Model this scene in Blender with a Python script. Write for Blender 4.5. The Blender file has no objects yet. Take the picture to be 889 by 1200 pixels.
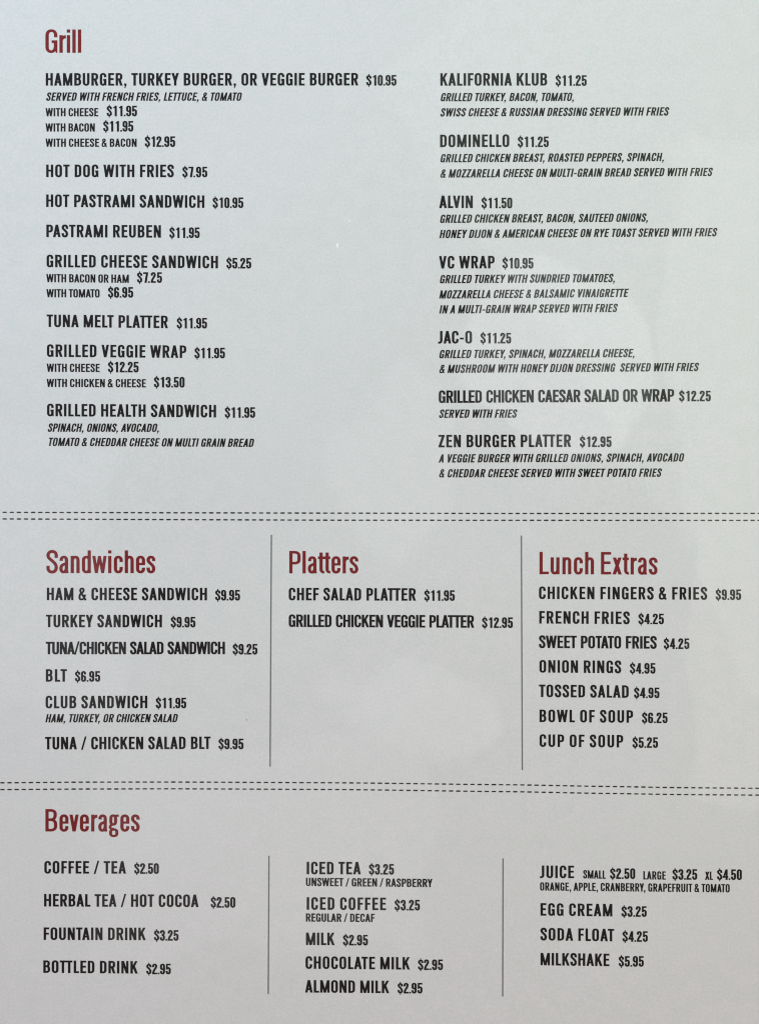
import bpy, math, random
from mathutils import Vector, noise
from mathutils.geometry import delaunay_2d_cdt

random.seed(7)
C = bpy.context.scene.collection
sc = bpy.context.scene

# ------------------------------------------------------------------ scale of the place
# the menu card lies flat on a table; 1 unit of the layout = 0.24 mm on the card
S = 0.00024
CX, CY = 444.5, 600.0
DIST = 0.45


# ------------------------------------------------------------------ camera
cam = bpy.data.cameras.new('camera')
cam.sensor_fit = 'VERTICAL'
cam.sensor_height = 24.0
cam.lens = 24.0 * DIST / (1200 * S)
cam.clip_start = 0.01
cam.clip_end = 50
cam_ob = bpy.data.objects.new('camera', cam)
cam_ob.location = (0, 0, DIST)
C.objects.link(cam_ob)
sc.camera = cam_ob

# ------------------------------------------------------------------ world: dim even room light
world = bpy.data.worlds.new('World')
sc.world = world
world.use_nodes = True
bg = world.node_tree.nodes['Background']
bg.inputs[0].default_value = (0.313, 0.174, 0.166, 1)
bg.inputs[1].default_value = 1.0


# ------------------------------------------------------------------ lamps: window light, added fill and patch lights
def area_lamp(name, loc, aim, sx, sy, radiance, color, shape='RECTANGLE'):
    l = bpy.data.lights.new(name, 'AREA')
    l.shape = shape
    l.size = sx
    l.size_y = sy
    l.energy = radiance * sx * sy * math.pi
    l.color = color
    o = bpy.data.objects.new(name, l)
    o.location = loc
    d = Vector(aim) - Vector(loc)
    q = d.to_track_quat('-Z', 'Y')
    o.rotation_euler = q.to_euler()
    C.objects.link(o)
    return o


area_lamp('window_light', (-0.5, 0.6, 0.45), (0, 0, 0), 0.5, 0.4, 9.17, (0.537, 0.829, 1.0))
area_lamp('fill_light', (0.3, 0.2, 0.5), (0, 0, 0), 0.5, 0.5, 1.68, (0.755, 1.0, 0.78))  # unseen fill lamp, added to brighten the right side of the card
# unseen lamps added overhead to lay faint reflected patches on the laminate
area_lamp('patch_light', (0.24, 0.20, 1.6), (0.24, 0.20, 0), 0.26, 0.24, 2.9, (0.95, 0.98, 1.0), 'ELLIPSE')
area_lamp('patch_light', (0.47, 0.05, 1.6), (0.47, 0.05, 0), 0.16, 0.85, 2.1, (1.0, 1.0, 0.9))
area_lamp('patch_light', (0.05, -0.27, 1.6), (0.05, -0.27, 0), 0.24, 0.14, 1.8, (1.0, 1.0, 1.0), 'ELLIPSE')
area_lamp('patch_light', (0.02, 0.06, 1.6), (0.02, 0.06, 0), 0.14, 0.22, 1.3, (0.96, 1.0, 1.0), 'ELLIPSE')
area_lamp('patch_light', (-0.45, -0.08, 1.6), (-0.45, -0.08, 0), 0.24, 0.36, 1.4, (0.92, 0.96, 1.0))
area_lamp('patch_light', (-0.15, -0.44, 1.6), (-0.15, -0.44, 0), 0.42, 0.26, 1.3, (1.0, 0.94, 0.95))

sc.view_settings.view_transform = 'Standard'
sc.view_settings.look = 'None'
sc.view_settings.gamma = 1
sc.view_settings.use_curve_mapping = False
sc.view_settings.exposure = 0.185
sc.cycles.filter_width = 1.15


# ------------------------------------------------------------------ the sheet's own shape: a laminated card that is not quite flat
def bulge(x, y, cx, cy, rx, ry, a):
    d = ((x - cx) / rx) ** 2 + ((y - cy) / ry) ** 2
    return a * math.exp(-d)


def height(px, py):
    """height of the card's face above the table plane at layout point (px, py)"""
    x, y = px / 889.0, py / 1200.0
    h = 0.00055 * noise.noise(Vector((x * 1.5 + 3.1, y * 2.0 + 1.7, 0.3)))
    h += 0.00016 * noise.noise(Vector((x * 4.0 + 8.1, y * 5.0 + 2.2, 4.3)))
    h += bulge(px, py, 905, 330, 130, 300, -0.00032)
    h += bulge(px, py, 690, 540, 190, 90, 0.00022)
    h += bulge(px, py, 520, 850, 120, 60, 0.00009)
    h += bulge(px, py, 40, 1120, 260, 160, -0.0002)
    return h


def P(px, py, dz=0.0):
    return ((px - CX) * S, (CY - py) * S, height(px, py) + dz)


# ------------------------------------------------------------------ materials
def nt(m):
    m.use_nodes = True
    return m.node_tree.nodes, m.node_tree.links, m.node_tree.nodes['Principled BSDF']


COAT = 0.29
COAT_ROUGH = 0.035


def laminate_bump(N, L, bsdf, strength=0.12):
    tc = N.new('ShaderNodeTexCoord')
    geo = N.new('ShaderNodeNewGeometry')
    n1 = N.new('ShaderNodeTexNoise'); n1.inputs['Scale'].default_value = 1300; n1.inputs['Detail'].default_value = 2
    n2 = N.new('ShaderNodeTexNoise'); n2.inputs['Scale'].default_value = 15; n2.inputs['Detail'].default_value = 1.5
    L.new(geo.outputs['Position'], n1.inputs['Vector'])
    L.new(geo.outputs['Position'], n2.inputs['Vector'])
    b2 = N.new('ShaderNodeBump'); b2.inputs['Strength'].default_value = 1.0; b2.inputs['Distance'].default_value = 0.0009
    L.new(n2.outputs['Fac'], b2.inputs['Height'])
    b1 = N.new('ShaderNodeBump'); b1.inputs['Strength'].default_value = strength; b1.inputs['Distance'].default_value = 0.00012
    L.new(n1.outputs['Fac'], b1.inputs['Height'])
    L.new(b2.outputs['Normal'], b1.inputs['Normal'])
    L.new(b1.outputs['Normal'], bsdf.inputs['Normal'])
    L.new(b2.outputs['Normal'], bsdf.inputs['Coat Normal'])
    return geo


def paper_material():
    m = bpy.data.materials.new('laminated_paper')
    N, L, b = nt(m)
    b.inputs['Roughness'].default_value = 0.62
    b.inputs['Specular IOR Level'].default_value = 0.2
    b.inputs['Coat Weight'].default_value = COAT
    b.inputs['Coat Roughness'].default_value = COAT_ROUGH
    geo = laminate_bump(N, L, b)
    # print tooth: fine mottling of the paper stock, plus broad faint blotches
    n = N.new('ShaderNodeTexNoise'); n.inputs['Scale'].default_value = 1500; n.inputs['Detail'].default_value = 3; n.inputs['Roughness'].default_value = 0.65
    L.new(geo.outputs['Position'], n.inputs['Vector'])
    r = N.new('ShaderNodeValToRGB')
    r.color_ramp.elements[0].position = 0.28; r.color_ramp.elements[0].color = (0.665, 0.676, 0.678, 1)
    r.color_ramp.elements[1].position = 0.74; r.color_ramp.elements[1].color = (0.763, 0.766, 0.768, 1)
    L.new(n.outputs['Fac'], r.inputs['Fac'])
    n3 = N.new('ShaderNodeTexNoise'); n3.inputs['Scale'].default_value = 210; n3.inputs['Detail'].default_value = 4
    L.new(geo.outputs['Position'], n3.inputs['Vector'])
    mix = N.new('ShaderNodeMix'); mix.data_type = 'RGBA'; mix.blend_type = 'MULTIPLY'
    mix.inputs[0].default_value = 1.0
    r3 = N.new('ShaderNodeValToRGB')
    r3.color_ramp.elements[0].position = 0.3; r3.color_ramp.elements[0].color = (0.945, 0.965, 0.955, 1)
    r3.color_ramp.elements[1].position = 0.7; r3.color_ramp.elements[1].color = (1.0, 0.985, 0.99, 1)
    L.new(n3.outputs['Fac'], r3.inputs['Fac'])
    L.new(r.outputs['Color'], mix.inputs[6]); L.new(r3.outputs['Color'], mix.inputs[7])
    L.new(mix.outputs[2], b.inputs['Base Color'])
    return m


def ink_material(name, c0, c1):
    m = bpy.data.materials.new(name)
    N, L, b = nt(m)
    b.inputs['Roughness'].default_value = 0.6
    b.inputs['Specular IOR Level'].default_value = 0.2
    b.inputs['Coat Weight'].default_value = COAT
    b.inputs['Coat Roughness'].default_value = COAT_ROUGH
    geo = laminate_bump(N, L, b)
    n = N.new('ShaderNodeTexNoise'); n.inputs['Scale'].default_value = 1400; n.inputs['Detail'].default_value = 2
    L.new(geo.outputs['Position'], n.inputs['Vector'])
    r = N.new('ShaderNodeValToRGB')
    r.color_ramp.elements[0].position = 0.3; r.color_ramp.elements[0].color = (*c0, 1)
    r.color_ramp.elements[1].position = 0.7; r.color_ramp.elements[1].color = (*c1, 1)
    L.new(n.outputs['Fac'], r.inputs['Fac'])
    L.new(r.outputs['Color'], b.inputs['Base Color'])
    return m


M_PAPER = paper_material()
M_BLACK = ink_material('black_ink', (0.003, 0.0035, 0.004), (0.007, 0.0075, 0.008))
M_RED = ink_material('maroon_ink', (0.165, 0.010, 0.012), (0.225, 0.016, 0.018))
M_RULE = ink_material('grey_rule_ink', (0.13, 0.13, 0.135), (0.17, 0.17, 0.175))
M_DASH = ink_material('stitch_ink', (0.012, 0.012, 0.013), (0.04, 0.04, 0.042))

m = bpy.data.materials.new('glint_scuff')
N, L, b = nt(m)
b.inputs['Base Color'].default_value = (0.97, 0.98, 0.98, 1); b.inputs['Roughness'].default_value = 0.5  # near-white base puts the scuff's glint into its colour
M_SCUFF = m
m = bpy.data.materials.new('faint_scuff')
N, L, b = nt(m)
b.inputs['Base Color'].default_value = (0.86, 0.87, 0.87, 1); b.inputs['Roughness'].default_value = 0.5
M_FAINT = m
m = bpy.data.materials.new('crumb_brown')
N, L, b = nt(m)
b.inputs['Base Color'].default_value = (0.12, 0.11, 0.10, 1); b.inputs['Roughness'].default_value = 0.7
M_CRUMB = m

m = bpy.data.materials.new('table_laminate')
N, L, b = nt(m)
geo = N.new('ShaderNodeNewGeometry')
mp = N.new('ShaderNodeMapping'); mp.inputs['Scale'].default_value = (3, 40, 1)
n = N.new('ShaderNodeTexNoise'); n.inputs['Scale'].default_value = 6; n.inputs['Detail'].default_value = 6
r = N.new('ShaderNodeValToRGB')
r.color_ramp.elements[0].color = (0.16, 0.10, 0.065, 1); r.color_ramp.elements[1].color = (0.30, 0.21, 0.14, 1)
L.new(geo.outputs['Position'], mp.inputs['Vector']); L.new(mp.outputs['Vector'], n.inputs['Vector'])
L.new(n.outputs['Fac'], r.inputs['Fac']); L.new(r.outputs['Color'], b.inputs['Base Color'])
b.inputs['Roughness'].default_value = 0.45
M_TABLE = m


def link(name, verts, faces, mat, parent=None, smooth=False):
    me = bpy.data.meshes.new(name)
    me.from_pydata(verts, [], faces)
    me.materials.append(mat)
    if smooth:
        me.polygons.foreach_set('use_smooth', [True] * len(me.polygons))
    me.update()
    o = bpy.data.objects.new(name, me)
    C.objects.link(o)
    if parent is not None:
        o.parent = parent
    return o


# ------------------------------------------------------------------ the table under the card
TZ = -0.0016
tv = [(-0.9, -0.7, TZ), (0.9, -0.7, TZ), (0.9, 0.7, TZ), (-0.9, 0.7, TZ),
      (-0.9, -0.7, TZ - 0.03), (0.9, -0.7, TZ - 0.03), (0.9, 0.7, TZ - 0.03), (-0.9, 0.7, TZ - 0.03)]
tf = [(0, 1, 2, 3), (7, 6, 5, 4), (0, 4, 5, 1), (1, 5, 6, 2), (2, 6, 7, 3), (3, 7, 4, 0)]
tab = link('table_surface', tv, tf, M_TABLE)
tab['kind'] = 'structure'

# ------------------------------------------------------------------ the menu card
menu = bpy.data.objects.new('menu_card', None)
C.objects.link(menu)
menu['label'] = 'pale grey laminated lunch menu card printed with grill, sandwich, platter and beverage prices'
menu['category'] = 'menu'


def build_sheet():
    x0, x1, y0, y1 = -48, 937, -62, 1262
    nx, ny = 124, 166
    th = 0.0004
    R = 34.0
    verts, faces = [], []

    def rounded(px, py):
        # pull the four corners in to a radius
        cx = min(max(px, x0 + R), x1 - R); cy = min(max(py, y0 + R), y1 - R)
        dx, dy = px - cx, py - cy
        mx = max(abs(dx), abs(dy))
        d = math.hypot(dx, dy)
        if dx and dy and d > 0:
            k = mx / d
            return cx + dx * k, cy + dy * k
        return px, py
    for s in (0, 1):
        for j in range(ny + 1):
            for i in range(nx + 1):
                px = x0 + (x1 - x0) * i / nx
                py = y0 + (y1 - y0) * j / ny
                px, py = rounded(px, py)
                verts.append(P(px, py, -th * s))
    n = (nx + 1) * (ny + 1)
    for j in range(ny):
        for i in range(nx):
            a = j * (nx + 1) + i
            b_, c, d = a + 1, a + nx + 2, a + nx + 1
            faces.append((a, d, c, b_))
            faces.append((n + a, n + b_, n + c, n + d))
    ring = [i for i in range(nx + 1)] + [j * (nx + 1) + nx for j in range(1, ny + 1)] + \
           [ny * (nx + 1) + i for i in range(nx - 1, -1, -1)] + [j * (nx + 1) for j in range(ny - 1, 0, -1)]
    for k in range(len(ring)):
        a, b_ = ring[k], ring[(k + 1) % len(ring)]
        faces.append((a, b_, n + b_, n + a))
    return link('sheet', verts, faces, M_PAPER, menu, smooth=True)


sheet = build_sheet()
# sharp rim so that the smooth shading of the face stays clean
me = sheet.data
nface = len(me.polygons)
bev = [p.index for p in me.polygons if abs(p.normal.z) < 0.5]
for i in bev:
    me.polygons[i].use_smooth = False
eset = {}
for p in me.polygons:
    if abs(p.normal.z) < 0.5:
        for ek in p.edge_keys:
            eset[ek] = True
for e in me.edges:
    if tuple(sorted(e.vertices)) in eset:
        e.use_edge_sharp = True

# ------------------------------------------------------------------ lettering: a condensed gothic drawn as strokes
ARC = 7
SQ = 2.25


def arc(p0, mode, p1):
    """quarter super-ellipse; 'v' leaves p0 vertically, 'h' leaves it horizontally"""
    out = []
    for i in range(1, ARC + 1):
        t = i / ARC * math.pi / 2
        u = 1 - max(math.cos(t), 0) ** (2 / SQ)
        v = max(math.sin(t), 0) ** (2 / SQ)
        if i == ARC:
            u = v = 1
        if mode == 'v':
            out.append((p0[0] + (p1[0] - p0[0]) * u, p0[1] + (p1[1] - p0[1]) * v))
        else:
            out.append((p0[0] + (p1[0] - p0[0]) * v, p0[1] + (p1[1] - p0[1]) * u))
    return out


def path(start, *cmds):
    pts = [start]
    for c in cmds:
        if c[0] == 'L':
            pts.append((c[1], c[2]))
        elif c[0] in 'hv':
            pts += arc(pts[-1], c[0], (c[1], c[2]))
        elif c[0] == 'C':
            p0 = pts[-1]
            for i in range(1, 13):
                t = i / 12; s = 1 - t
                pts.append(tuple(s * s * s * p0[k] + 3 * s * s * t * c[1 + k] + 3 * s * t * t * c[3 + k] + t * t * t * c[5 + k] for k in (0, 1)))
    return pts


def stroke(pts, a, b):
    """sweep an elliptical pen (a wide, b high) along pts: convex quads"""
    q = [pts[0]]
    for p in pts[1:]:
        if math.hypot(p[0] - q[-1][0], p[1] - q[-1][1]) > 1e-5:
            q.append(p)
    pts = q
    n = len(pts)
    closed = math.hypot(pts[0][0] - pts[-1][0], pts[0][1] - pts[-1][1]) < 1e-4
    offs = []
    for i in range(n):
        def unit(p, r):
            d = (r[0] - p[0], r[1] - p[1]); l = math.hypot(*d)
            return (d[0] / l, d[1] / l)
        if i == 0:
            t = unit(pts[0], pts[1])
            if closed:
                t2 = unit(pts[-2], pts[-1]); t = (t[0] + t2[0], t[1] + t2[1])
        elif i == n - 1:
            t = unit(pts[-2], pts[-1])
            if closed:
                t2 = unit(pts[0], pts[1]); t = (t[0] + t2[0], t[1] + t2[1])
        else:
            t1 = unit(pts[i - 1], pts[i]); t2 = unit(pts[i], pts[i + 1])
            t = (t1[0] + t2[0], t1[1] + t2[1])
        l = math.hypot(*t) or 1
        nx, ny = -t[1] / l, t[0] / l
        A, B = a / 2, b / 2
        d = math.sqrt((A * nx) ** 2 + (B * ny) ** 2)
        offs.append((A * A * nx / d, B * B * ny / d))
    polys = []
    for i in range(n - 1):
        p, r = pts[i], pts[i + 1]; o, u = offs[i], offs[i + 1]
        polys.append([(p[0] + o[0], p[1] + o[1]), (p[0] - o[0], p[1] - o[1]), (r[0] - u[0], r[1] - u[1]), (r[0] + u[0], r[1] + u[1])])
    return polys


def R(x0, y0, x1, y1):
    return [[(x0, y0), (x1, y0), (x1, y1), (x0, y1)]]


def D(x0, y0, x1, y1, w):
    return [[(x0 - w / 2, y0), (x0 + w / 2, y0), (x1 + w / 2, y1), (x1 - w / 2, y1)]]


OV = 0.010


def ring(x0, x1, y0, y1, k, a, b):
    l, r, t, bt, m = x0 + a / 2, x1 - a / 2, y1 - b / 2, y0 + b / 2, (x0 + x1) / 2
    ym = (y0 + y1) / 2
    k = min(k, (y1 - y0) / 2 - 0.001)
    return stroke(path((l, ym), ('L', l, y1 - k), ('v', m, t), ('h', r, y1 - k), ('L', r, y0 + k), ('v', m, bt), ('h', l, y0 + k), ('L', l, ym)), a, b)


def glyph(ch, a, b):
    """-> polygons, ink width, left bearing, right bearing (units: cap height = 1)"""
    st, rd, dg = 0.058, 0.050, 0.012
    k = 0.26
    t, bt = 1 + OV - b / 2, -OV + b / 2
    if ch in 'OQ':
        w = 0.51
        return ring(0, w, -OV, 1 + OV, k, a, b), w, rd, rd
    if ch == '0':
        w = 0.45
        return ring(0, w, -OV, 1 + OV, .25, a, b), w, .045, .045
    if ch in 'CG':
        w = 0.50; l, r, m = a / 2, w - a / 2, w / 2
        if ch == 'C':
            g = stroke(path((r, .645), ('L', r, 1 - k), ('v', m, t), ('h', l, 1 - k), ('L', l, k), ('v', m, bt), ('h', r, k), ('L', r, .365)), a, b)
            return g, w, rd, .035
        g = stroke(path((r, .665), ('L', r, 1 - k), ('v', m, t), ('h', l, 1 - k), ('L', l, k), ('v', m - .02, bt), ('h', r - .01, k + .02), ('L', r - .01, .45)), a, b)
        g += R(w * .52, .535 - b, w, .535) + [[(w - a * .42, 0), (w, 0), (w, .5), (w - a, .5), (w - a, .25)]]
        return g, w, rd, .050
    if ch == 'S':
        w = 0.49; l, r, m = a / 2, w - a / 2, w / 2
        g = stroke(path((r, .67), ('L', r, .77), ('v', m, t), ('h', l, .765), ('C', l, .60, r, .50, r, .262), ('v', m, bt), ('h', l, .23), ('L', l, .325)), a, b * 1.12)
        return g, w, .030, .030
    if ch == 'D':
        w = 0.50; x = w * .42
        g = R(0, 0, a, 1) + stroke(path((a * .5, 1 - b / 2), ('L', x, 1 - b / 2), ('h', w - a / 2, 1 - k), ('L', w - a / 2, k), ('v', x, b / 2), ('L', a * .5, b / 2)), a, b)
        return g, w, st, rd
    if ch == 'B':
        w = 0.51; x = w * .45; r1, r2, m = w - .018 - a / 2, w - a / 2, .525
        g = R(0, 0, a, 1)
        g += stroke(path((a * .5, 1 - b / 2), ('L', x, 1 - b / 2), ('h', r1, .79), ('L', r1, .73), ('v', x, m), ('L', a * .5, m)), a, b)
        g += stroke(path((a * .5, m), ('L', x, m), ('h', r2, .32), ('L', r2, .24), ('v', x, b / 2), ('L', a * .5, b / 2)), a, b)
        return g, w, st, .042
    if ch in 'PR':
        w = 0.49 if ch == 'P' else .53; x = w * .46; m = .455 if ch == 'P' else .50; rr = .49 - a / 2 if ch == 'P' else .505 - a / 2
        g = R(0, 0, a, 1)
        g += stroke(path((a * .5, 1 - b / 2), ('L', x, 1 - b / 2), ('h', rr, .79), ('L', rr, m + .14), ('v', x, m), ('L', a * .5, m)), a, b)
        if ch == 'R':
            g += D(w - a * .53, 0, .275, .50, a * 1.06)
            return g, w, st, .022
        return g, w, st, .025
    if ch == 'E':
        w = .44
        return R(0, 0, a, 1) + R(0, 1 - b, w, 1) + R(0, 0, w, b) + R(0, .52 - b / 2, w - .03, .52 + b / 2), w, st, .030
    if ch == 'F':
        w = .42
        return R(0, 0, a, 1) + R(0, 1 - b, w, 1) + R(0, .50 - b / 2, w - .03, .50 + b / 2), w, st, .020
    if ch == 'L':
        w = .40
        return R(0, 0, a, 1) + R(0, 0, w, b), w, st, .012
    if ch == 'H':
        w = .53
        return R(0, 0, a, 1) + R(w - a, 0, w, 1) + R(0, .52 - b / 2, w, .52 + b / 2), w, st, st
    if ch == 'I':
        return R(0, 0, a, 1), a, st, st
    if ch == 'J':
        w = .33; r = w - a / 2
        return stroke(path((r, 1), ('L', r, .25), ('v', .10, bt), ('L', 0, bt)), a, b), w, .012, st
    if ch == 'K':
        w = .555
        return R(0, 0, a, 1) + D(a * .62, .34, w - a * .60, 1, a * 1.02) + D(w - a * .53, 0, .235, .62, a * 1.06), w, st, .008
    if ch == 'M':
        w = .70; h = a * .93
        return R(0, 0, h, 1) + R(w - h, 0, w, 1) + D(w / 2, 0, a * .56, 1, a * .98) + D(w / 2, 0, w - a * .56, 1, a * .98), w, st, st
    if ch == 'N':
        w = .535; h = a * .93
        return R(0, 0, h, 1) + R(w - h, 0, w, 1) + D(w - a * .55, 0, a * .55, 1, a * 1.08), w, st, st
    if ch == 'W':
        w = .82; h = a * .98; x1, x2 = w * .285, w * .715
        return D(x1, 0, h / 2, 1, h) + D(x1, 0, w / 2, 1, h * .95) + D(x2, 0, w / 2, 1, h * .95) + D(x2, 0, w - h / 2, 1, h), w, dg, dg
    if ch == 'V':
        w = .56; h = a * 1.02
        return D(w / 2, 0, h / 2, 1, h) + D(w / 2, 0, w - h / 2, 1, h), w, dg, dg
    if ch == 'A':
        w = .57; h = a * 1.02
        return D(h / 2, 0, w / 2, 1, h) + D(w - h / 2, 0, w / 2, 1, h) + R(.14, .205, w - .14, .205 + b * .95), w, dg, dg
    if ch == 'X':
        w = .56; h = a * 1.08
        return D(h / 2, 0, w - h / 2 - .02, 1, h) + D(w - h / 2, 0, h / 2 + .02, 1, h), w, dg, dg
    if ch == 'Y':
        w = .55; h = a * 1.05
        return D(w / 2, .38, h / 2, 1, h) + D(w / 2, .38, w - h / 2, 1, h) + R(w / 2 - a / 2, 0, w / 2 + a / 2, .44), w, .006, .006
    if ch == 'Z':
        w = .46
        return R(0, 1 - b, w, 1) + R(0, 0, w, b) + D(a * .56, b * .6, w - a * .56, 1 - b * .6, a * 1.1), w, .03, .03
    if ch == 'U':
        w = .51; l, r, m = a / 2, w - a / 2, w / 2
        return stroke(path((l, 1), ('L', l, k), ('v', m, bt), ('h', r, k), ('L', r, 1)), a, b), w, st - .004, st - .004
    if ch == 'T':
        w = .48
        return R(0, 1 - b, w, 1) + R(w / 2 - a / 2, 0, w / 2 + a / 2, 1), w, .010, .010
    if ch == '&':
        w = .60; A = a * .86; B = b * .95
        g = stroke(path((w - .06, -.0), ('L', .20, .60), ('C', .10, .74, .12, 1.01 - B / 2, .27, 1.01 - B / 2),
                        ('C', .41, 1.01 - B / 2, .43, .72, .27, .60), ('C', .12, .50, A / 2, .40, A / 2, .25),
                        ('C', A / 2, .08, .14, B / 2 - .01, .22, B / 2 - .01), ('C', .38, B / 2 - .01, .46, .20, .475, .46)), A, B)
        return g, w, .02, .02
    if ch == '1':
        x = .15
        g = R(x, 0, x + a, 1) + [[(.035, .76), (x + .02, .76), (x + .02, .98), (x, .93), (.035, .87)]]
        return g, .37, .085, .085
    if ch == '2':
        w = .45; l, r, m = a / 2, w - a / 2, w / 2
        g = stroke(path((l, .67), ('L', l, .77), ('v', m, t), ('h', r, .77), ('C', r, .54, l + .01, .42, l, .06)), a, b) + R(0, 0, w, b)
        return g, w, .045, .045
    if ch == '3':
        w = .45; l, r, m = a / 2, w - a / 2, w / 2
        g = stroke(path((l, .69), ('L', l, .78), ('v', m, t), ('h', r, .78), ('L', r, .73), ('v', .16, .53)), a, b)
        g += stroke(path((.16, .53), ('h', r, .34), ('L', r, .25), ('v', m, bt), ('h', l, .24), ('L', l, .33)), a, b)
        return g, w, .045, .045
    if ch == '4':
        w = .49; x = w - .055 - a
        return R(x, 0, x + a, 1) + R(0, .20, w, .20 + b) + D(a * .40, .22, x + a * .35, 1, a * .8), w, .025, .025
    if ch == '5':
        w = .45; l, r, m = a / 2, w - a / 2, w / 2
        g = R(.025, 1 - b, w - .015, 1) + R(.025, .44, .025 + a * .85, 1)
        g += stroke(path((.10, .50), ('C', .12, .59, .18, .63 - b * .2, m + .01, .63 - b * .2), ('h', r, .44), ('L', r, .25), ('v', m, bt), ('h', l, .24), ('L', l, .325)), a, b)
        return g, w, .045, .045
    if ch in '69':
        w = .45; l, r, m = a / 2, w - a / 2, w / 2
        g = ring(0, w, -OV, .61, .23, a, b) + stroke(path((l, .30), ('L', l, .76), ('v', m, t), ('h', r, .77), ('L', r, .69)), a, b)
        if ch == '9':
            g = [[(w - x, 1 - y) for x, y in p] for p in g]
        return g, w, .045, .045
    if ch == '7':
        w = .44
        return R(0, 1 - b, w, 1) + D(.12 + a / 2, 0, w - a * .52, 1 - b * .7, a * 1.02), w, .035, .045
    if ch == '$':
        w = .47; l, r, m = a / 2, w - a / 2, w / 2
        g = stroke(path((r, .66), ('L', r, .75), ('v', m, t - .03), ('h', l, .745), ('C', l, .60, r, .50, r, .262), ('v', m, bt + .02), ('h', l, .25), ('L', l, .335)), a, b * 1.02)
        g += R(m - .045, .9, m + .045, 1.10) + R(m - .045, -.12, m + .045, .1)
        return g, w, .03, .035
    if ch == '.':
        return R(0, 0, .155, .155), .155, .035, .035
    if ch == ',':
        return R(0, 0, a, .17) + [[(a * .40, .02), (a * .10, -.20), (a * .50, -.20), (a, .04)]], a, .055, .06
    if ch == '-':
        return R(0, .32, .30, .465), .30, .05, .05
    if ch == '/':
        w = .42
        return D(.07, -.03, w - .07, 1.03, a * .72), w, .01, .01
    # ---- lower case, for the headings
    X = .755; kk = .20; xt = X + OV - b / 2
    if ch == 'l':
        return R(0, 0, a, 1), a, .055, .055
    if ch == 'i':
        return R(0, 0, a, X) + R(0, .865, a, 1), a, .055, .055
    if ch == 'r':
        w = .27
        g = R(0, 0, a, X) + stroke(path((a / 2, .48), ('C', a / 2, .60, .13, X - b * .62, w, X - b * .60)), a, b * 1.15)
        return g, w, .052, .004
    if ch in 'nh':
        w = .385; r = w - a / 2
        g = R(0, 0, a, X if ch == 'n' else 1) + stroke(path((a / 2, .50), ('L', a / 2, .53), ('v', w * .55, xt), ('h', r, X - kk), ('L', r, 0)), a, b)
        return g, w, .052, .048
    if ch == 'u':
        w = .385; l = a / 2
        g = R(w - a, 0, w, X) + stroke(path((w - a / 2, .25), ('v', w * .45, bt), ('h', l, kk), ('L', l, X)), a, b)
        return g, w, .048, .052
    if ch == 'd':
        w = .385
        return ring(0, w, -OV, X + OV, kk, a, b) + R(w - a, 0, w, 1), w, .045, .052
    if ch == 'c':
        w = .385; l, r, m = a / 2, w - a / 2, w / 2
        g = stroke(path((r, .49), ('L', r, X - kk), ('v', m, xt), ('h', l, X - kk), ('L', l, kk), ('v', m, bt), ('h', r, kk), ('L', r, .275)), a, b)
        return g, w, .045, .028
    if ch == 'e':
        w = .39; l, r, m = a / 2, w - a / 2, w / 2
        g = stroke(path((r, .24), ('L', r, kk), ('v', m, bt), ('h', l, kk), ('L', l, X - kk), ('v', m, xt), ('h', r, X - kk), ('L', r, .35)), a, b) + R(a * .5, .35, w, .35 + b * .85)
        return g, w, .045, .035
    if ch == 's':
        w = .375; l, r, m = a / 2, w - a / 2, w / 2
        g = stroke(path((r, .53), ('L', r, .565), ('v', m, xt), ('h', l, .565), ('C', l, .44, r, .38, r, .20), ('v', m, bt), ('h', l, .20), ('L', l, .245)), a, b)
        return g, w, .026, .026
    if ch == 'a':
        w = .385; l, r, m = a / 2, w - a / 2, w / 2
        g = stroke(path((l + .01, .54), ('L', l + .01, .57), ('v', m, xt), ('h', r - .01, .57), ('L', r - .01, 0)), a, b)
        g += stroke(path((r, .43), ('C', r - .06, .39, l, .40, l, .21), ('v', m - .02, bt), ('C', m + .06, bt, r - .05, .10, r - .02, .17)), a, b) + R(w - a * .9, 0, w + .005, .09)
        return g, w, .030, .045
    if ch in 't':
        w = .27; x = .065
        g = R(x, .18, x + a, .93) + R(0, X - b, w, X) + stroke(path((x + a / 2, .22), ('L', x + a / 2, .18), ('v', w + .01 - .03, bt + .005), ('L', w + .005, bt + .005)), a, b)
        return g, w, .006, .006
    if ch == 'v':
        w = .40; h = a * 1.0
        return D(w / 2, 0, h / 2, X, h) + D(w / 2, 0, w - h / 2, X, h), w, .008, .008
    if ch == 'w':
        w = .61; h = a * .95; x1, x2 = w * .285, w * .715
        return D(x1, 0, h / 2, X, h) + D(x1, 0, w / 2, X, h * .9) + D(x2, 0, w / 2, X, h * .9) + D(x2, 0, w - h / 2, X, h), w, .008, .008
    if ch == 'x':
        w = .40; h = a * 1.06
        return D(h / 2, 0, w - h / 2 - .01, X, h) + D(w - h / 2, 0, h / 2 + .01, X, h), w, .008, .008
    if ch == 'g':
        w = .42
        g = ring(.01, .345, .26, X + OV, .17, a * .95, b * .92) + R(.25, X - b * .85, w, X)
        g += stroke(path((.11, .30), ('C', .0, .22, .02, .13, .16, .115), ('L', .20, .11)), a * .8, b * .9)
        g += ring(0, w - .02, -.255, .145, .17, a * .92, b * .9)
        return g, w, .030, .010
    raise KeyError(ch)


def area(p):
    return sum(p[i][0] * p[(i + 1) % len(p)][1] - p[(i + 1) % len(p)][0] * p[i][1] for i in range(len(p))) / 2


CACHE = {}


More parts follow.
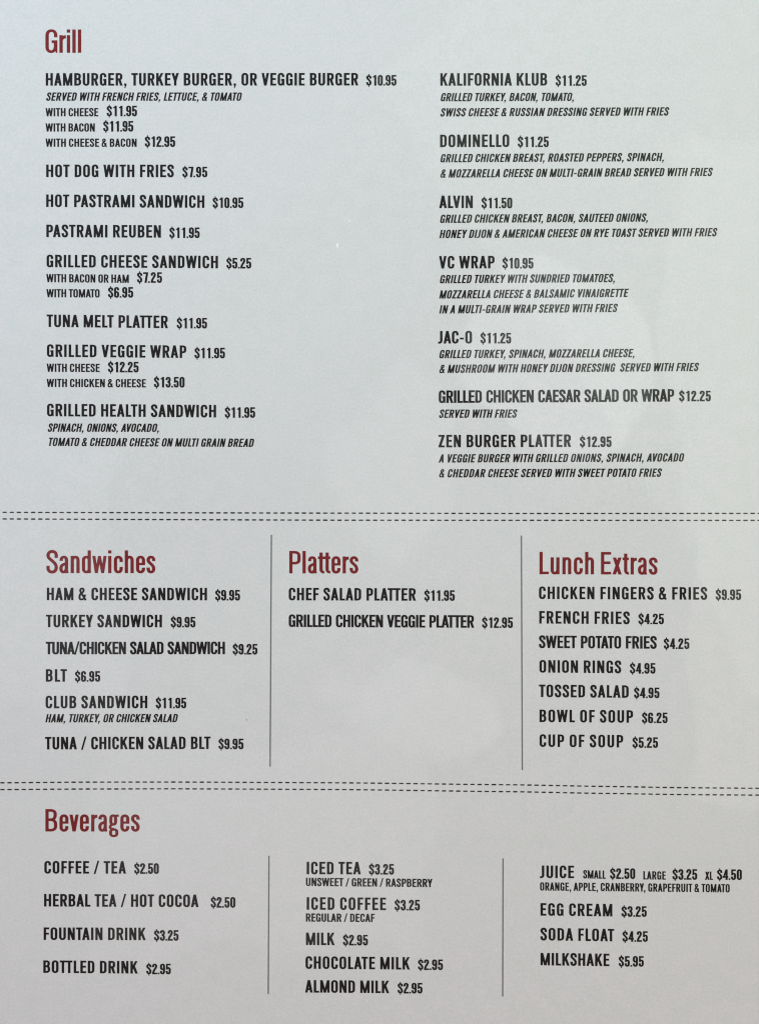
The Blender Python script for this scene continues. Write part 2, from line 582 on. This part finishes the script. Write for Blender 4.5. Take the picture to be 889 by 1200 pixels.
def solid_glyph(ch, a, b):
    key = (ch, a, b)
    if key in CACHE:
        return CACHE[key]
    polys, w, l, r = glyph(ch, a, b)
    vs, fs = [], []
    for p in polys:
        # split into triangles first: a tight bend can fold a quad over itself
        tris = [[p[0], p[i], p[i + 1]] for i in range(1, len(p) - 1)]
        for tr in tris:
            if abs(area(tr)) < 1e-6:
                continue
            if area(tr) < 0:
                tr = tr[::-1]
            fs.append([len(vs), len(vs) + 1, len(vs) + 2])
            vs += [Vector(q) for q in tr]
    res = delaunay_2d_cdt(vs, [], fs, 0, 1e-5)
    ov, of = res[0], res[2]
    tri = [(vs[f[0]], vs[f[1]], vs[f[2]]) for f in fs]

    def inside(cx, cy):
        for p, q, r_ in tri:
            if ((q.x - p.x) * (cy - p.y) - (q.y - p.y) * (cx - p.x) > -1e-7 and
                    (r_.x - q.x) * (cy - q.y) - (r_.y - q.y) * (cx - q.x) > -1e-7 and
                    (p.x - r_.x) * (cy - r_.y) - (p.y - r_.y) * (cx - r_.x) > -1e-7):
                return True
        return False
    faces = []
    for f in of:
        g = [ov[i] for i in f]
        if inside(sum(v.x for v in g) / len(g), sum(v.y for v in g) / len(g)):
            faces.append(f)
    CACHE[key] = ([(v.x, v.y) for v in ov], faces, w, l, r)
    return CACHE[key]


KERN = {'AT': -.075, 'TA': -.075, 'AV': -.07, 'VA': -.07, 'LT': -.07, 'PA': -.06, 'AY': -.05, 'AW': -.045, 'WA': -.045,
        'TO': -.02, 'LV': -.07, 'LY': -.06, 'Y,': -.08, 'T,': -.08, 'P,': -.08, 'FA': -.05, 'RT': -.01, 'RY': -.02, 'KO': -.02,
        'VO': -.02, 'YO': -.02, 'A/': -.02, 'OA': -.01, '/C': -.01, 'LO': -.01, '7.': -.09, 'LA': .0, 'AC': -.015, 'tt': -.02, 'TT': -.035,
        've': -.012, 'ra': -.01, 'ev': -.012}
STYLES = {  # stem, bar, slant, space width, cap height (layout units)
    'item': (.198, .154, 0, .29, 14.7),
    'price': (.205, .158, 0, .25, 12.4),
    'small': (.205, .156, 0, .24, 9.7),
    'note': (.200, .156, .20, .27, 9.75),
    'head': (.145, .118, 0, .18, 26.8),
    'tight': (.190, .150, 0, .22, 9.7),
}


HS = {'tight': 0.99, 'item': 1.07, 'price': 1.08, 'small': 1.11, 'note': 1.06, 'head': 1.03}


def text(name, s, x0, x1, yl, yr, style, mat, parent, cap=None):
    a, b, slant, space, h = STYLES[style]
    if cap:
        h = cap
    hs = HS[style]
    # natural advance
    items, pen, gaps, prev = [], 0.0, 0, None
    for ch in s:
        if ch == ' ':
            pen += space; gaps += 1; prev = None
            continue
        vs, fs, w, l, r = solid_glyph(ch, a / hs, b)
        w, l, r = w * hs, l * hs, r * hs
        if prev is None and not items:
            pen = 0; lead = 0
        else:
            pen += l
            gaps += 1 if prev is not None and prev + ch not in ('TT', 'tt') else 0
            if prev is not None:
                pen += KERN.get(prev + ch, 0)
        items.append((ch, pen, gaps, vs, fs))
        end = pen + w
        pen = end + r
        prev = ch
    target = (x1 - x0) / h - (slant * 0.97 if slant else 0)
    track = (target - end) / max(gaps, 1)
    verts, faces = [], []
    wtot = target
    for n, (ch, x, g, vs, fs) in enumerate(items):
        base = len(verts)
        ox = x + track * g
        dz = 0.00003 + (0.000006 if n % 2 else 0)
        for vx, vy in vs:
            gx = ox + vx * hs
            px = x0 + (gx + vy * slant) * h
            by = yl + (yr - yl) * max(0, min(1, gx / wtot))
            verts.append(P(px, by - vy * h, dz))
        faces += [tuple(base + i for i in f) for f in fs]
    o = link(name, verts, faces, mat, parent)
    return o


def heading(s, x0, x1, y, cap, yr=None):
    o = text('heading', s, x0, x1, y, yr if yr else y, 'head', M_RED, menu, cap)
    o['label'] = 'maroon section heading reading %s' % s
    return o


def item(s, x0, x1, yl, yr, price, px0, px1, py, style='item', notes=(), cap=None):
    o = text('item_name', s, x0, x1, yl, yr, style, M_BLACK, menu, cap)
    o['label'] = 'black menu line reading %s' % s
    p = text('price', price, px0, px1, py, py, 'price', M_BLACK, o)
    p['label'] = 'price reading %s' % price
    for (ns, nx0, nx1, nyl, nyr, nst) in notes:
        d = text('description', ns, nx0, nx1, nyl, nyr, nst, M_BLACK, o)
        d['label'] = 'small lettering reading %s' % ns
    return o


# ------------------------------------------------------------------ what is printed on it
heading('Grill', 53.4, 95.4, 61.7, 27.3)
I = item
I('HAMBURGER, TURKEY BURGER, OR VEGGIE BURGER', 53.8, 419.8, 100.2, 100.3, '$10.95', 428.9, 464.3, 100.5,
  notes=[('SERVED WITH FRENCH FRIES, LETTUCE, & TOMATO', 53.9, 283.9, 117.9, 118.1, 'note')])
I('WITH CHEESE', 53.5, 115.4, 136.2, 136.2, '$11.95', 125.1, 160.7, 136.2, 'small')
I('WITH BACON', 53.5, 111.3, 154.1, 154.1, '$11.95', 121.1, 156.4, 154.1, 'small')
I('WITH CHEESE & BACON', 53.5, 160.3, 171.9, 172.0, '$12.95', 169.8, 205.4, 172.1, 'small')
I('HOT DOG WITH FRIES', 54.3, 203.9, 207.4, 207.6, '$7.95', 213.8, 243.0, 207.7)
I('HOT PASTRAMI SANDWICH', 54.3, 239.6, 242.4, 243.6, '$10.95', 249.2, 285.2, 243.7)
I('PASTRAMI REUBEN', 54.5, 188.7, 277.8, 278.5, '$11.95', 198.6, 234.1, 278.9)
I('GRILLED CHEESE SANDWICH', 54.8, 255.5, 313.1, 314.4, '$5.25', 265.3, 294.4, 314.6)
I('WITH BACON OR HAM', 54.4, 151.2, 330.7, 331.5, '$7.25', 160.7, 190.0, 331.4, 'small')
I('WITH TOMATO', 54.6, 117.0, 348.4, 348.6, '$6.95', 126.8, 156.3, 348.8, 'small')
I('TUNA MELT PLATTER', 54.9, 197.1, 383.2, 384.6, '$11.95', 207.2, 242.7, 384.9)
I('GRILLED VEGGIE WRAP', 55.3, 218.4, 418.2, 419.5, '$11.95', 228.0, 263.7, 419.9)
I('WITH CHEESE', 55.0, 117.2, 435.8, 436.0, '$12.25', 126.8, 162.7, 436.4, 'small')
I('WITH CHICKEN & CHEESE', 55.0, 171.2, 453.6, 454.0, '$13.50', 180.5, 216.5, 454.1, 'small')
I('GRILLED HEALTH SANDWICH', 55.5, 253.3, 487.8, 489.2, '$11.95', 263.5, 299.0, 489.6,
  notes=[('SPINACH, ONIONS, AVOCADO,', 56.0, 188.1, 506.0, 506.2, 'note'),
         ('TOMATO & CHEDDAR CHEESE ON MULTI GRAIN BREAD', 56.2, 298.3, 522.6, 523.8, 'note')])

I('KALIFORNIA KLUB', 515.6, 640.6, 100.7, 100.5, '$11.25', 650.4, 686.8, 100.8,
  notes=[('GRILLED TURKEY, BACON, TOMATO,', 515.6, 673.5, 119.0, 118.6, 'note'),
         ('SWISS CHEESE & RUSSIAN DRESSING SERVED WITH FRIES', 515.3, 783.8, 136.8, 135.6, 'note')])
I('DOMINELLO', 515.3, 596.3, 172.7, 172.4, '$11.25', 606.2, 642.4, 172.6,
  notes=[('GRILLED CHICKEN BREAST, ROASTED PEPPERS, SPINACH,', 515.3, 778.8, 190.5, 189.0, 'note'),
         ('& MOZZARELLA CHEESE ON MULTI-GRAIN BREAD SERVED WITH FRIES', 515.3, 834.9, 208.4, 206.4, 'note')])
I('ALVIN', 514.3, 553.7, 244.0, 244.0, '$11.50', 563.8, 599.8, 244.2,
  notes=[('GRILLED CHICKEN BREAST, BACON, SAUTEED ONIONS,', 514.9, 760.1, 261.4, 259.9, 'note'),
         ('HONEY DIJON & AMERICAN CHEESE ON RYE TOAST SERVED WITH FRIES', 514.5, 840.2, 279.2, 277.0, 'note')])
I('VC WRAP', 514.1, 579.1, 314.8, 314.5, '$10.95', 588.3, 624.5, 314.7,
  notes=[('GRILLED TURKEY WITH SUNDRIED TOMATOES,', 514.7, 721.5, 332.1, 330.7, 'note'),
         ('MOZZARELLA CHEESE & BALSAMIC VINAIGRETTE', 514.3, 736.2, 350.0, 348.1, 'note'),
         ('IN A MULTI-GRAIN WRAP SERVED WITH FRIES', 514.3, 723.7, 367.5, 365.8, 'note')])
I('JAC-O', 513.0, 552.8, 402.6, 402.5, '$11.25', 562.5, 598.5, 402.5,
  notes=[('GRILLED TURKEY, SPINACH, MOZZARELLA CHEESE,', 514.0, 744.5, 419.9, 418.6, 'note'),
         ('& MUSHROOM WITH HONEY DIJON DRESSING  SERVED WITH FRIES', 514.1, 818.8, 437.2, 434.9, 'note')])
I('GRILLED CHICKEN CAESAR SALAD OR WRAP', 513.8, 789.2, 472.3, 470.6, '$12.25', 795.0, 832.1, 470.3,
  notes=[('SERVED WITH FRIES', 513.8, 606.1, 489.7, 489.5, 'note')])
I('ZEN BURGER PLATTER', 513.5, 668.6, 524.3, 523.8, '$12.95', 678.8, 715.8, 523.9,
  notes=[('A VEGGIE BURGER WITH GRILLED ONIONS, SPINACH, AVOCADO', 513.5, 801.4, 542.1, 540.9, 'note'),
         ('& CHEDDAR CHEESE SERVED WITH SWEET POTATO FRIES', 513.8, 775.3, 559.5, 558.7, 'note')])

heading('Sandwiches', 54.8, 182.3, 671.6, 26.7)
I('HAM & CHEESE SANDWICH', 55.3, 242.7, 703.3, 703.5, '$9.95', 252.2, 281.3, 703.7)
I('TURKEY SANDWICH', 54.3, 190.0, 735.0, 735.1, '$9.95', 200.2, 229.2, 735.2)
I('TUNA/CHICKEN SALAD SANDWICH', 54.0, 263.7, 766.7, 766.6, '$9.25', 272.7, 301.7, 767.0)
I('BLT', 54.1, 78.8, 798.8, 798.8, '$6.95', 88.2, 117.7, 798.8)
I('CLUB SANDWICH', 53.8, 172.9, 830.0, 829.9, '$11.95', 182.7, 218.4, 830.0,
  notes=[('HAM, TURKEY, OR CHICKEN SALAD', 53.5, 209.1, 846.5, 846.3, 'note')])
I('TUNA / CHICKEN SALAD BLT', 53.1, 246.9, 878.2, 877.8, '$9.95', 256.1, 285.4, 878.0)

heading('Platters', 338.9, 419.7, 671.9, 26.3)
I('CHEF SALAD PLATTER', 338.3, 487.2, 703.5, 704.0, '$11.95', 496.9, 532.6, 704.1)
I('GRILLED CHICKEN VEGGIE PLATTER', 338.3, 555.4, 734.7, 735.7, '$12.95', 564.5, 600.6, 735.9)

heading('Lunch Extras', 631.7, 769.8, 672.9, 26.3, 673.3)
I('CHICKEN FINGERS & FRIES', 631.1, 828.0, 702.0, 702.8, '$9.95', 837.8, 867.7, 703.1)
I('FRENCH FRIES', 631.4, 737.3, 730.7, 731.4, '$4.25', 747.4, 777.2, 731.5)
I('SWEET POTATO FRIES', 631.1, 768.9, 759.4, 760.2, '$4.25', 777.1, 807.1, 760.5)
I('ONION RINGS', 631.6, 727.4, 788.2, 788.9, '$4.95', 737.5, 767.4, 789.4)
I('TOSSED SALAD', 631.1, 736.1, 816.9, 817.8, '$4.95', 742.3, 772.1, 818.1)
I('BOWL OF SOUP', 631.7, 741.2, 846.2, 847.0, '$6.25', 751.6, 781.6, 847.4)
I('CUP OF SOUP', 631.8, 729.7, 875.2, 876.0, '$5.25', 740.5, 770.4, 876.4)

heading('Beverages', 53.5, 163.9, 974.4, 26.3)
I('COFFEE / TEA', 52.2, 147.9, 1023.7, 1023.8, '$2.50', 157.5, 186.3, 1024.0)
I('HERBAL TEA / HOT COCOA', 51.9, 232.8, 1062.3, 1063.0, '$2.50', 247.0, 275.9, 1063.7)
I('FOUNTAIN DRINK', 51.4, 171.0, 1101.5, 1101.8, '$3.25', 180.6, 209.4, 1102.4)
I('BOTTLED DRINK', 51.0, 161.7, 1140.1, 1141.0, '$2.95', 171.5, 200.3, 1141.8)

I('ICED TEA', 359.3, 422.6, 1024.6, 1024.7, '$3.25', 432.1, 461.5, 1025.0,
  notes=[('UNSWEET / GREEN / RASPBERRY', 358.4, 506.5, 1038.3, 1039.7, 'small')])
I('ICED COFFEE', 359.3, 452.1, 1066.1, 1066.7, '$3.25', 462.2, 491.8, 1067.0,
  notes=[('REGULAR / DECAF', 358.4, 439.0, 1080.1, 1080.6, 'small')])
I('MILK', 358.4, 392.1, 1107.6, 1107.7, '$2.95', 401.7, 431.0, 1108.0)
I('CHOCOLATE MILK', 357.9, 480.2, 1135.4, 1136.4, '$2.95', 489.5, 518.8, 1136.9)
I('ALMOND MILK', 357.4, 455.9, 1163.3, 1164.0, '$2.95', 465.7, 494.8, 1164.4)

j = I('JUICE', 632.2, 672.2, 1029.0, 1029.2, '$2.50', 714.3, 743.8, 1030.0,
      notes=[('SMALL', 682.8, 709.4, 1029.4, 1029.9, 'tight'),
             ('LARGE', 753.2, 779.5, 1030.6, 1030.8, 'tight'),
             ('XL', 825.3, 834.8, 1031.0, 1031.0, 'tight'),
             ('ORANGE, APPLE, CRANBERRY, GRAPEFRUIT & TOMATO', 632.4, 854.3, 1043.7, 1045.7, 'tight')])
for s_, xa, xb, y_ in (('$3.25', 787.2, 816.3, 1030.9), ('$4.50', 839.4, 868.5, 1031.1)):
    p_ = text('price', s_, xa, xb, y_, y_, 'price', M_BLACK, j)
    p_['label'] = 'price reading %s' % s_
I('EGG CREAM', 632.9, 717.0, 1073.1, 1074.0, '$3.25', 727.6, 757.2, 1074.4)
I('SODA FLOAT', 632.8, 719.2, 1102.1, 1103.3, '$4.25', 728.8, 758.5, 1103.7)
I('MILKSHAKE', 633.0, 713.6, 1131.4, 1132.4, '$5.95', 724.4, 753.8, 1132.9)


# ------------------------------------------------------------------ stitched rows of dashes and column rules
def interp(pts, x):
    if x <= pts[0][0]:
        return pts[0][1]
    for (xa, ya), (xb, yb) in zip(pts, pts[1:]):
        if x <= xb:
            t_ = (x - xa) / (xb - xa)
            t_ = t_ * t_ * (3 - 2 * t_) * 0.3 + t_ * 0.7
            return ya + (yb - ya) * t_
    return pts[-1][1]


def dashed_row(pts, phase, label, th=1.75):
    verts, faces = [], []
    x = phase
    while x < 930:
        l = 5.6 + random.uniform(-.25, .25)
        t_ = th * random.uniform(.88, 1.08)
        nn = 8
        c = len(verts)
        for i in range(nn):      # dash with rounded ends
            ang = 2 * math.pi * i / nn + math.pi / nn
            ex = math.copysign(abs(math.cos(ang)) ** .45, math.cos(ang)) * l / 2
            ey = math.copysign(abs(math.sin(ang)) ** .7, math.sin(ang)) * t_ / 2
            X_ = x + ex
            verts.append(P(X_, interp(pts, x) - ey, .00003))
        faces.append(tuple(range(c, c + nn)))
        x += 8.335
    o = link('dashed_line', verts, faces, M_DASH, menu)
    o['label'] = label
    return o


dashed_row([(-20, 600.3), (100, 600.6), (200, 600.9), (400, 601.3), (600, 601.7), (889, 601.6), (930, 601.6)], 6.0 - 8.335 * 4, 'upper row of stitch dashes below the grill section')
dashed_row([(-20, 608.0), (100, 608.5), (200, 608.9), (400, 609.6), (600, 609.7), (889, 609.8), (930, 609.8)], 6.0 - 8.335 * 4, 'lower row of stitch dashes below the grill section')
dashed_row([(-20, 917.4), (0, 917.3), (100, 916.5), (200, 916.4), (400, 917.4), (600, 919.7), (700, 921.5), (800, 923.0), (889, 923.7), (930, 923.8)], 3.2 - 8.335 * 4, 'upper row of stitch dashes above the beverages section')
dashed_row([(-20, 925.5), (0, 925.3), (100, 924.6), (200, 924.3), (400, 925.3), (600, 927.8), (700, 929.7), (800, 931.1), (889, 931.7), (930, 931.8)], 3.2 - 8.335 * 4, 'lower row of stitch dashes above the beverages section')


def rule(xt, yt, xb, yb, w, label):
    n = 24
    verts, faces = [], []
    for i in range(n + 1):
        t_ = i / n
        x = xt + (xb - xt) * t_; y = yt + (yb - yt) * t_
        verts += [P(x - w / 2, y, .00003), P(x + w / 2, y, .00003)]
    for i in range(n):
        a_ = 2 * i
        faces.append((a_ + 1, a_, a_ + 2, a_ + 3))
    o = link('column_rule', verts, faces, M_RULE, menu)
    o['label'] = label


rule(318.0, 626.8, 316.5, 898.5, 1.5, 'thin grey rule between sandwiches and platters')
rule(610.5, 627.6, 611.6, 902.5, 1.5, 'thin grey rule between platters and lunch extras')
rule(315.2, 1002.8, 314.3, 1165.0, 1.5, 'thin grey rule left of the iced drinks')
rule(589.0, 1006.0, 588.7, 1168.0, 1.5, 'thin grey rule right of the iced drinks')


# ------------------------------------------------------------------ scuffs and specks on the laminate
def blob(name, x, y, rx, ry, rot, mat, label, bend=0.0):
    n = 14
    verts, faces = [], []
    for i in range(n):
        an = 2 * math.pi * i / n
        u, v = math.cos(an) * rx * random.uniform(.85, 1.1), math.sin(an) * ry * random.uniform(.9, 1.08)
        u += bend * (v / ry) ** 2
        X_ = x + u * math.cos(rot) - v * math.sin(rot)
        Y_ = y + u * math.sin(rot) + v * math.cos(rot)
        verts.append(P(X_, Y_, .00004))
    verts.append(P(x + bend * .2, y, .00012))
    for i in range(n):
        faces.append((i, n, (i + 1) % n))
    o = link(name, verts, faces, mat, menu)
    o['label'] = label


blob('scuff', 395.5, 287.8, 1.0, 3.2, 0.0, M_SCUFF, 'white nick with painted glint in the laminate left of the vc wrap lines')
blob('scuff', 409.6, 259.3, 1.0, 1.1, 0.0, M_SCUFF, 'tiny white dot with painted glint above the white nick')
blob('scuff', 755.3, 508.5, .6, 6.0, -0.06, M_FAINT, 'faint pale upright scratch right of the zen burger platter')
blob('scuff', 581.0, 1114.0, .9, 1.6, 0.4, M_FAINT, 'faint pale dot beside the rule right of the iced drinks')
blob('scuff', 436.5, 795.0, .9, .9, 0.0, M_FAINT, 'faint pale dot below the platters lines')
blob('scuff', 853.2, 1112.0, .5, 9.0, 0.02, M_FAINT, 'faint pale upright scratch right of the soda float price')
blob('speck', 288.6, 843.6, .7, .7, 0.0, M_CRUMB, 'small dark speck right of the club sandwich lines')
